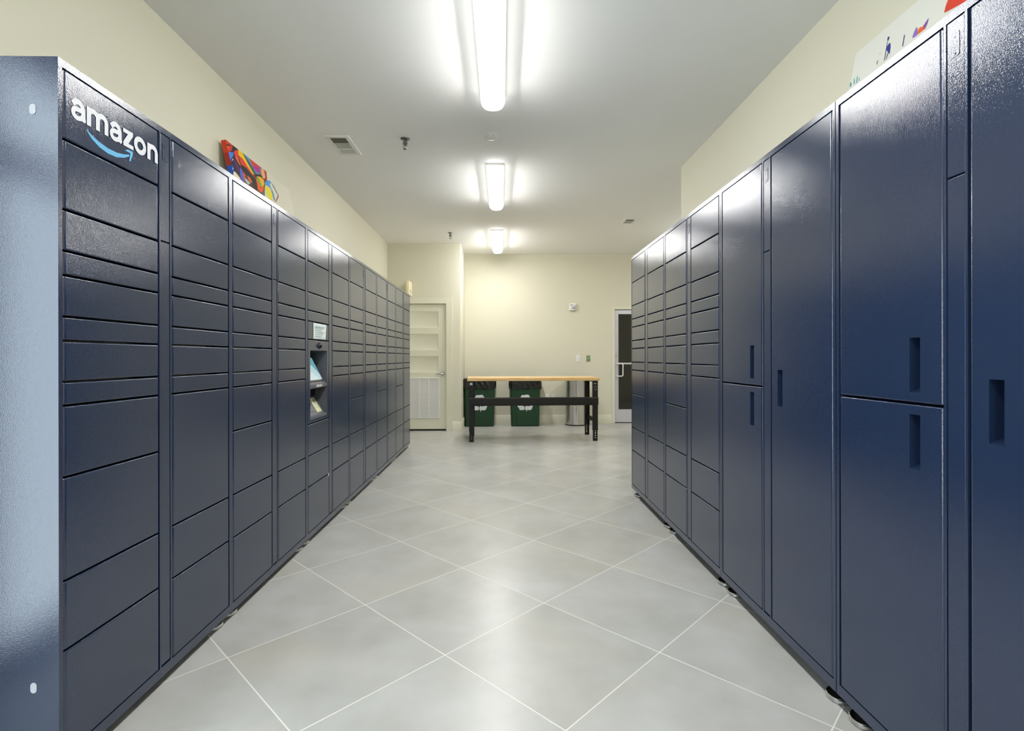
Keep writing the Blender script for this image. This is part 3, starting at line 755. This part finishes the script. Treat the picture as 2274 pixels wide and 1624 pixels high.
RIGHT = [('2a8a8a', [(0.002, 0.168), (-0.002, 0.144), (0.007, 0.147), (0.015, 0.16), (0.01, 0.172)]), ('40a0a0', [(0.03, 0.169), (0.023, 0.137), (0.028, 0.137), (0.039, 0.169)]), ('40a0a0', [(0.05, 0.176), (0.045, 0.137), (0.052, 0.141), (0.058, 0.174)]), ('40a0a0', [(0.066, 0.173), (0.063, 0.153), (0.069, 0.158), (0.072, 0.173)]), ('1c2090', [(0.253, 0.151), (0.233, 0.123), (0.232, 0.106), (0.243, 0.097), (0.252, 0.104), (0.258, 0.127), (0.26, 0.158)]), ('1c2070', [(0.225, 0.076), (0.223, 0.061), (0.231, 0.059), (0.237, 0.067), (0.233, 0.081)]), ('282850', [(0.229, 0.17), (0.226, 0.079), (0.23, 0.082), (0.235, 0.17)]), ('282850', [(0.24, 0.171), (0.244, 0.143), (0.25, 0.149), (0.244, 0.172)]), ('201c60', [(0.334, 0.17), (0.332, 0.118), (0.338, 0.119), (0.34, 0.171)]), ('303050', [(0.183, 0.165), (0.18, 0.147), (0.185, 0.137), (0.187, 0.154)]), ('303050', [(0.189, 0.116), (0.191, 0.112), (0.195, 0.116), (0.192, 0.118)]), ('8a6ab8', [(0.387, 0.167), (0.39, 0.146), (0.398, 0.13), (0.405, 0.13), (0.418, 0.168), (0.406, 0.171)]), ('e8641c', [(0.414, 0.166), (0.414, 0.145), (0.424, 0.142), (0.439, 0.154), (0.449, 0.17), (0.421, 0.169)]), ('7a50a0', [(0.438, 0.151), (0.45, 0.139), (0.463, 0.13), (0.462, 0.152), (0.454, 0.169), (0.447, 0.169)]), ('d04a3a', [(0.436, 0.15), (0.442, 0.144), (0.451, 0.167), (0.443, 0.167)]), ('d8361c', [(0.541, 0.164), (0.544, 0.137), (0.552, 0.111), (0.683, 0.169), (0.69, 0.2), (0.551, 0.167)]), ('e06a48', [(0.542, 0.144), (0.546, 0.121), (0.557, 0.11), (0.554, 0.12), (0.546, 0.14)])]
def soften(pl):
    for _ in range(1):                                         # round the corners of a brush shape
        q = []
        for i in range(len(pl)):
            a, b = pl[i], pl[(i + 1) % len(pl)]
            q += [(a[0] * 0.87 + b[0] * 0.13, a[1] * 0.87 + b[1] * 0.13), (a[0] * 0.13 + b[0] * 0.87, a[1] * 0.13 + b[1] * 0.87)]
        pl = q
    return pl
def canvas(name, label, P0, dn, n, ydir, length, height, thick, polys, base, side):
    """P0 the front top corner; dn down the face, n towards the aisle; s runs along y"""
    P0 = Vector(P0); dn = Vector(dn); n = Vector(n)
    T = lambda s, t, o: P0 + Vector((0, ydir * s, 0)) + dn * t + n * o
    root = thing(name, label, 'painting', tuple(T(0, height, -thick)))
    iv = root.location.copy()
    mats = [principled(name + '_ground', base, 0.75)]; idx = {}; p = MB()
    p.loft([[T(0, 0, o) - iv, T(length, 0, o) - iv, T(length, height, o) - iv, T(0, height, o) - iv] for o in (-thick, 0)])
    def tri(pl, off, m):
        k = len(p.v)
        from mathutils.geometry import tessellate_polygon
        p.v += [tuple(T(s, t, off) - iv) for s, t in pl]
        for f in tessellate_polygon([[Vector((s, t, 0)) for s, t in pl]]): p.f.append([k + i for i in f]); p.m.append(m)
    for i, (c, pl) in enumerate(polys):
        if c not in idx: idx[c] = len(mats); mats.append(principled('paint_' + c, c, 0.45))
        tri([(min(max(s, 0.0), length), min(max(t, 0.001), height)) for s, t in soften(pl)], 0.0004 + 0.00003 * i, idx[c])
    for c, z0, z1 in side:                                     # paint wrapped over the end of the stretcher
        if c not in idx: idx[c] = len(mats); mats.append(principled('paint_' + c, c, 0.45))
        p.face([T(-0.0008, z0, -thick) - iv, T(-0.0006, z1, -thick) - iv, T(-0.0006, z1, 0.0005) - iv, T(-0.0006, z0, 0.0005) - iv], idx[c])
    p.build('canvas', mats, root)
    return root
canvas('abstract_painting', 'multicoloured abstract canvas leaning on top of the left lockers', (-1.812, 3.45, 2.631), (0.2164, 0, -0.9763), (0.9763, 0, 0.2164), 1, 1.02, 0.590, 0.032, LEFT, 'dad7c4',
       [('d8401c', 0, 0.085), ('a82818', 0.085, 0.17), ('2a50b0', 0.17, 0.30), ('1c2060', 0.30, 0.5)])
canvas('splash_painting', 'white canvas with paint splashes leaning on top of the right lockers', (1.729, 2.50, 2.674), (-0.196, 0, -0.98), (-0.98, 0, 0.196), -1, 1.50, 0.616, 0.028, RIGHT, 'dfe0d8', [])

# ------------------------------------------------------------------ workbench
bx, by = -0.464, 7.327
bench = thing('workbench', 'long workbench with a maple top and black steel legs', 'workbench', (bx, by, 0), R(2.25))
BL = 1.837
t = MB(); r = 0.004
x0, x1, y0, y1, z0, z1 = -0.024, 1.861, -0.012, 0.665, 0.861, 0.904
t.loft([[(x0 + i, y0 + i, z), (x1 - i, y0 + i, z), (x1 - i, y1 - i, z), (x0 + i, y1 - i, z)] for i, z in ((r, z0), (0, z0 + r), (0, z1 - r), (r, z1))])
t.build('bench_top', M['wood'], bench)
def plate(mb, x0, x1, y0, y1, z0, z1, xc, hw, holes, hh):
    """upright plate with a column of slots"""
    mb.box(x0, xc - hw, y0, y1, z0, z1); mb.box(xc + hw, x1, y0, y1, z0, z1)
    zs = [z0] + [z for h in holes for z in (h - hh, h + hh)] + [z1]
    for i in range(0, len(zs), 2): mb.box(xc - hw, xc + hw, y0, y1, zs[i], zs[i + 1])
for px_ in (0.0, BL - 0.072):
    for py_, s in ((0.0, 1), (0.628, -1)):
        l = MB(); a, b_ = (py_, py_ + 0.004) if s > 0 else (py_ - 0.004, py_)
        l.box(px_, px_ + 0.072, a, b_, 0.150, 0.861)
        for xx in (px_, px_ + 0.069): l.box(xx, xx + 0.003, min(b_, b_ + s * 0.05) if s > 0 else a - 0.05, b_ + 0.05 if s > 0 else a, 0.150, 0.861)
        leg = l.build('leg', M['bench_steel'], bench)
        e = MB(); a2, b2 = (py_ + 0.005, py_ + 0.008) if s > 0 else (py_ - 0.008, py_ - 0.005)
        plate(e, px_ + 0.005, px_ + 0.067, a2, b2, 0.0, 0.24, px_ + 0.036, 0.0055, [0.045, 0.078, 0.112, 0.145], 0.009)
        for xx in (px_ + 0.005, px_ + 0.064): e.box(xx, xx + 0.003, b2 if s > 0 else a2 - 0.04, b2 + 0.04 if s > 0 else a2, 0.0, 0.24)
        e.build('leg_extension', M['bench_steel'], leg)
        if s > 0:
            k = MB()
            for j in range(6):
                t_ = 2 * PI * j / 6; k.cyl((px_ + 0.036 + 0.014 * math.sin(t_), a, 0.755 + 0.030 * math.cos(t_)), (px_ + 0.036 + 0.014 * math.sin(t_), a - 0.0012, 0.755 + 0.030 * math.cos(t_)), 0.004, n=8)
            k.build('hole_discs', M['lit_hole'] if px_ > 1 else M['gap'], leg)  # discs stand for leg holes: pale as light seen through, dark where unlit
            st = MB().box(px_ + 0.012, px_ + 0.050, a - 0.001, a, 0.805 if px_ < 1 else 0.815, 0.838 if px_ < 1 else 0.824)
            st.build('label_sticker', M['sticker'], leg)['label'] = 'pale grey sticker'
bm_ = MB()
prof = [(-0.032, 0.536), (-0.032, 0.612), (-0.018, 0.628), (-0.001, 0.628), (-0.001, 0.512), (-0.020, 0.512), (-0.020, 0.536)]
bm_.loft([[(x, y, z) for y, z in prof] for x in (0.0, BL)]); bm_.build('stringer_beam', M['bench_steel'], bench)
for xx in (0.006, BL - 0.036):
    MB().box(xx, xx + 0.030, 0.054, 0.574, 0.255, 0.312).build('side_brace', M['bench_steel'], bench)
    MB().box(xx - 0.004, xx + 0.034, 0.054, 0.574, 0.835, 0.860).build('top_rail', M['bench_steel'], bench)

# ------------------------------------------------------------------ recycling bins with black liners
def rrect3(w, d, r, n=5):
    out = []
    for cx, cy, a0 in ((w / 2 - r, d - r, 0), (-w / 2 + r, d - r, 90), (-w / 2 + r, r, 180), (w / 2 - r, r, 270)):
        out += [(cx + r * math.cos(R(a0 + k * 90 / n)), cy + r * math.sin(R(a0 + k * 90 / n))) for k in range(n + 1)]
    return out
BW0, BW1, BD0, BD1, BH = 0.488, 0.528, 0.330, 0.364, 0.800
def bin_ring(z, grow=0.0):
    f = z / BH; w = BW0 + (BW1 - BW0) * f + 2 * grow; d = BD0 + (BD1 - BD0) * f + 2 * grow
    y = -0.017 * f - grow
    return [(x, y + q, z) for x, q in rrect3(w, d, 0.035 + grow)]
def make_bin(label, x, y):
    t = thing('recycling_bin', label, 'bin', (x, y, 0), 0, 'green recycling bins behind the workbench')
    b = MB(); b.loft([bin_ring(0.0, -0.006), bin_ring(0.008), bin_ring(0.735), bin_ring(0.737, 0.008), bin_ring(0.800, 0.008), bin_ring(0.801, -0.006), bin_ring(0.10, -0.006)], cap1=True)
    b.build('bin_body', M['bin'], t)
    fr_ = lambda u, z, o: (u, -0.017 * z / BH - o, z)
    p = MB(); q = [(-0.160, 0.012), (0.160, 0.012), (0.135, 0.60), (0.122, 0.635), (0.108, 0.645), (-0.108, 0.645), (-0.122, 0.635), (-0.135, 0.60)]
    cx, cz = 0.0, 0.32
    ins = [((a - cx) * 0.965 + cx, (b_ - cz) * 0.978 + cz) for a, b_ in q]
    p.loft([[fr_(a, z, 0.0) for a, z in q], [fr_(a, z, 0.007) for a, z in ins]], cap0=False)
    pan = p.build('front_panel', M['bin'], t, angle=20)
    # three chasing arrows
    s = MB(); O = (0.0, 0.405); S_ = 0.150
    arm = [(-0.95, -0.60), (-0.14, -0.60), (-0.14, -0.98), (-0.48, -0.98), (-0.72, -0.98)]
    lay = [0.0076]
    for k in range(3):
        a = R(120 * k); ro = lambda u, v: fr_(O[0] + S_ * (u * math.cos(a) - v * math.sin(a)), O[1] + S_ * (u * math.sin(a) + v * math.cos(a)), lay[0])
        def tt(pts):
            lay[0] += 0.00015; s.face([ro(*q_) for q_ in pts])
        tt([(-0.10, -0.36), (-0.10, -0.80), (-0.62, -0.80), (-0.84, -0.36)])            # tail band
        tt([(0.52, -0.36), (0.52, -0.80), (0.16, -0.80), (0.16, -0.36)])                # head band
        tt([(0.16, -0.14), (-0.06, -0.58), (0.16, -1.02)])                              # arrow head
        tt([(0.52, -0.36), (0.52, -0.80), (0.66, -0.80), (0.84, -0.47), (0.58, -0.02), (0.36, -0.14)])
    s.build('recycling_symbol', M['letter'], t, angle=5, flat=0.0001)['label'] = 'white three-arrow symbol'
    return t
def make_liner(label, x, y, seed):
    rnd = random.Random(seed); ph = [rnd.uniform(0, 6.28) for _ in range(8)]
    L_ = MB(); rings = []
    N = 120
    base = lambda g, z: bin_ring(z, g)
    def resample(r):
        pts = [Vector(p) for p in r] + [Vector(r[0])]; ln = [0]
        for i in range(len(pts) - 1): ln.append(ln[-1] + (pts[i + 1] - pts[i]).length)
        out = []
        for k in range(N):
            s = ln[-1] * k / N; i = max(j for j in range(len(ln) - 1) if ln[j] <= s)
            f = (s - ln[i]) / max(ln[i + 1] - ln[i], 1e-9); out.append(pts[i].lerp(pts[i + 1], f))
        return out
    c = Vector((0, 0.165, 0))
    rows = [(0.020, 0.655), (0.021, 0.675), (0.022, 0.70), (0.021, 0.725), (0.020, 0.75), (0.018, 0.775), (0.018, 0.800), (0.014, 0.822), (0.004, 0.828), (-0.008, 0.815), (-0.012, 0.70), (-0.014, 0.45), (-0.05, 0.40)]
    for i, (g, z) in enumerate(rows):
        ring = []
        for k, p in enumerate(resample(base(g if g > -0.02 else -0.03, min(z, 0.8)))):
            p = Vector((p.x, p.y, z)); th = 2 * PI * k / N
            amp = 0.0045 if i < 9 else 0.003
            wv = math.sin(19 * th + 42 * z + ph[0]) + 0.8 * math.sin(31 * th - 70 * z + ph[1]) + 0.6 * math.sin(11 * th + 95 * z + ph[2])
            dz = 0.010 * math.sin(7 * th + ph[3]) + 0.006 * math.sin(17 * th + ph[4]) if i < 1 else 0.004 * math.sin(9 * th + ph[5]) if 5 < i < 10 else 0
            out = (Vector((p.x, p.y, 0)) - c).normalized()
            ring.append(p + out * amp * wv * 0.5 + Vector((0, 0, dz)))
        rings.append(ring)
    L_.loft(rings, cap0=False, cap1=True)
    o = L_.build('bin_liner', M['bag'], None, (x, y, 0), angle=60)
    return tag(o, label, 'bag', 'black bags lining the green bins')
b1 = make_bin('green recycling bin in the corner, behind the left legs of the workbench', -0.385, 8.977)
b2 = copy_thing(b1, (0.404, 8.987, 0), 0, 'green recycling bin standing between the corner bin and the steel can')
make_liner('black bag lining the green bin in the corner', -0.385, 8.977, 3)
make_liner('black bag lining the green bin between the corner bin and the steel can', 0.404, 8.987, 5)

# stainless can
can = thing('trash_can', 'tall round brushed stainless trash can beneath the right end of the workbench', 'trash can', (1.307, 9.185, 0))
MB().lathe([(0.188, 0.0), (0.190, 0.004), (0.190, 0.018), (0.186, 0.020)], n=48).build('base_ring', M['black'], can)
MB().lathe([(0.187, 0.018), (0.187, 0.780), (0.190, 0.786), (0.190, 0.800), (0.182, 0.806), (0.120, 0.818), (0.112, 0.812), (0.108, 0.60)], n=64, caps=False).build('can_body', M['stainless'], can)
MB().lathe([(0.110, 0.58), (0.110, 0.60)], n=32).build('inner_bucket', M['gap'], can)

# ------------------------------------------------------------------ things on the back wall
def plate_thing(name, label, cat, x, z, w, h, mats, extra=None, group=None, y=YB):
    t = thing(name, label, cat, (x, y, z), 0, group)
    p = MB(); b_ = 0.003
    p.loft([[(-w / 2, 0, -h / 2), (w / 2, 0, -h / 2), (w / 2, 0, h / 2), (-w / 2, 0, h / 2)], [(-w / 2, -0.003, -h / 2), (w / 2, -0.003, -h / 2), (w / 2, -0.003, h / 2), (-w / 2, -0.003, h / 2)],
            [(-w / 2 + b_, -0.006, -h / 2 + b_), (w / 2 - b_, -0.006, -h / 2 + b_), (w / 2 - b_, -0.006, h / 2 - b_), (-w / 2 + b_, -0.006, h / 2 - b_)]])
    p.build('cover_plate', mats, t)
    if extra: extra(t)
    return t
def sw(t):
    MB().box(-0.005, 0.005, -0.015, -0.006, -0.012, 0.008).build('toggle', M['white_plastic'], t)
plate_thing('light_switch', 'white light switch plate on the back wall, left of the green button', 'switch', 1.377, 1.174, 0.080, 0.128, M['white_plastic'], sw)
def gb(t):
    MB().cyl((0, -0.006, 0.004), (0, -0.011, 0.004), 0.027, 0.025, 24).build('push_button', M['green_lamp'], t)['label'] = 'green button'
    c_ = MB(); c_.box(-0.018, 0.018, -0.0125, -0.011, -0.004, 0.012); c_.box(-0.008, 0.008, -0.0125, -0.011, -0.014, 0.022); c_.build('lit_cross', M['green_lit'], t)
plate_thing('exit_button', 'small bronze plate with a lit green button, beside the glazed door', 'button', 1.566, 1.174, 0.068, 0.110, M['plate'], gb)
def outlet(t):
    o = MB()
    for z in (0.020, -0.020):
        o.box(-0.017, 0.017, -0.0075, -0.006, z - 0.014, z + 0.014, 0)
        for x in (-0.007, 0.007): o.box(x - 0.0012, x + 0.0012, -0.0078, -0.0075, z - 0.004, z + 0.006, 1)
    o.build('sockets', [M['white_plastic'], M['gap']], t)
o1 = plate_thing('power_outlet', 'white power outlet low on the back wall, nearer the green bin', 'outlet', 0.815, 0.468, 0.072, 0.114, M['white_plastic'], outlet, 'white outlets behind the workbench')
copy_thing(o1, (0.930, YB, 0.470), 0, 'white power outlet low on the back wall, nearer the steel can')

st = thing('strobe_alarm', 'white fire alarm strobe high on the back wall', 'alarm', (1.281, YB, 2.105))
def rr2(w, h, r, n=5):
    out = []
    for cx, cz, a0 in ((w / 2 - r, h / 2 - r, 0), (-w / 2 + r, h / 2 - r, 90), (-w / 2 + r, -h / 2 + r, 180), (w / 2 - r, -h / 2 + r, 270)):
        out += [(cx + r * math.cos(R(a0 + k * 90 / n)), cz + r * math.sin(R(a0 + k * 90 / n))) for k in range(n + 1)]
    return out
p = MB(); p.loft([[(a, -d, z) for a, z in rr2(0.122 - i, 0.136 - i, 0.012)] for d, i in ((0, 0), (0.036, 0.0), (0.046, 0.012), (0.048, 0.024))]); p.build('housing', M['white_plastic'], st)
p = MB(); p.loft([[(a + 0.006, -d, z - 0.012) for a, z in rr2(0.060 - i, 0.050 - i, 0.008)] for d, i in ((0.046, 0), (0.062, 0.006), (0.070, 0.022))]); p.build('strobe_lens', principled('clear_strobe', 'b9bcc2', 0.08, spec=0.8), st)
p = MB()
for j in range(5): p.box(-0.045 + 0.010 * j, -0.041 + 0.010 * j, -0.0495, -0.048, 0.022, 0.044)
p.box(0.040, 0.046, -0.0495, -0.047, -0.045, 0.035); p.build('sounder_slots', M['vent_dark'], st)

# cream box on the door wall
bxo = thing('wall_box', 'cream plastic box mounted high on the wall above the far end of the left lockers', 'wall box', (-1.492, YD, 2.190))
p = MB(); p.loft([[(a, -d, 0.113 + z) for a, z in rr2(0.062 - i, 0.225 - i, 0.010)] for d, i in ((0, 0), (0.225, 0), (0.234, 0.006), (0.238, 0.016))]); p.build('housing', M['cream_plastic'], bxo)
MB().box(0.031, 0.0325, -0.21, -0.05, 0.040, 0.095).build('sensor_window', M['sticker'], bxo)
p = MB(); p.lathe([(0.020, -0.012), (0.024, -0.004), (0.020, 0.004)], (0.010, -0.19, -0.004), 16); p.build('lower_knob', M['vent_dark'], bxo)
pl = thing('wall_switch', 'thin pale plate on the side of the wall corner beside the panelled door', 'switch', (XJ, 8.80, 1.73))
MB().box(0, 0.006, -0.035, 0.035, -0.057, 0.057).build('cover_plate', M['cream_plastic'], pl)
MB().box(0.006, 0.011, -0.006, 0.006, -0.012, 0.012).build('toggle', M['cream_plastic'], pl)

# ------------------------------------------------------------------ ceiling fittings
def vent(label, x, y, w, l):
    t = thing('air_vent', label, 'air vent', (x, y, HC), 0, 'white ceiling vents')
    f = MB(); iw, il0, il1 = w * 0.33, -l * 0.42, l * 0.42
    f.box(-w / 2, -iw, -l / 2, l / 2, -0.008, 0); f.box(iw, w / 2, -l / 2, l / 2, -0.008, 0); f.box(-iw, iw, -l / 2, il0, -0.008, 0); f.box(-iw, iw, il1, l / 2, -0.008, 0)
    h = (il1 - il0) / 3
    for k in (1, 2): f.box(-iw, iw, il0 + h * k - 0.006, il0 + h * k + 0.006, -0.009, 0)
    f.build('frame', M['white_plastic'], t)
    s = MB()
    for k in range(6):
        yy = il0 + h * (k + 0.5) / 6; s.face([(-iw, yy - 0.004, -0.001), (iw, yy - 0.004, -0.001), (iw, yy + 0.012, -0.010), (-iw, yy + 0.012, -0.010)], 1)
    for k in range(11):
        xx = -iw + 2 * iw * (k + 0.5) / 11; s.box(xx - 0.0022, xx + 0.0022, il0 + h + 0.006, il0 + 2 * h - 0.006, -0.008, -0.001, 0)
    for k in range(4):
        yy = il0 + 2 * h + 0.006; hh = (h - 0.008) / 4
        s.face([(-iw, yy + hh * k, -0.0085), (iw, yy + hh * k, -0.0085), (iw, yy + hh * (k + 1), -0.0060), (-iw, yy + hh * (k + 1), -0.0060)], 0)
    s.box(-iw, iw, il0, il1, -0.0008, -0.0002, 1)
    s.build('louvres', [M['white_plastic'], M['vent_dark']], t)
    return t
v1 = vent('white three-way ceiling vent near the left wall', -1.380, 4.578, 0.200, 0.405)
v2 = vent('small white ceiling vent beyond the end of the right wall', 1.735, 7.055, 0.160, 0.215)
def sprinkler(label, x, y):
    t = thing('fire_sprinkler', label, 'sprinkler', (x, y, HC), 0, 'metal sprinkler heads in the ceiling')
    MB().lathe([(0.040, 0.0), (0.039, -0.006), (0.026, -0.010), (0.018, -0.008)], n=28).build('escutcheon', M['dull_chrome'], t)
    MB().lathe([(0.015, -0.004), (0.015, -0.030), (0.021, -0.034), (0.021, -0.048), (0.013, -0.054), (0.010, -0.058)], n=6).build('body', M['dull_chrome'], t)
    a = MB()
    for s in (-1, 1): a.tube([(s * 0.010, 0, -0.052), (s * 0.016, 0, -0.062), (s * 0.014, 0, -0.078), (s * 0.003, 0, -0.088)], 0.0028, 8)
    a.cyl((0, 0, -0.056), (0, 0, -0.084), 0.0022, n=8)
    a.build('frame_arms', M['dull_chrome'], t)
    MB().lathe([(0.004, -0.086), (0.016, -0.089), (0.016, -0.091), (0.004, -0.093)], n=20).build('deflector', M['dull_chrome'], t)
    return t
s1 = sprinkler('chrome sprinkler head right of the three-way vent', -0.818, 4.43)
copy_thing(s1, (-0.764, 7.76, HC), 0, 'chrome sprinkler head in front of the wall with the panelled door')
sd = thing('smoke_detector', 'white round smoke detector between the two nearer ceiling lights', 'smoke detector', (-0.090, 4.338, HC))
MB().lathe([(0.062, 0.0), (0.062, -0.010), (0.054, -0.014), (0.052, -0.026), (0.040, -0.036), (0.020, -0.040), (0.004, -0.041)], n=40).build('housing', M['white_plastic'], sd)
p = MB()
for x in (-0.020, 0.026): p.cyl((x, -0.044, -0.024), (x, -0.048, -0.0245), 0.0035, n=10)
p.build('indicator_holes', M['vent_dark'], sd)
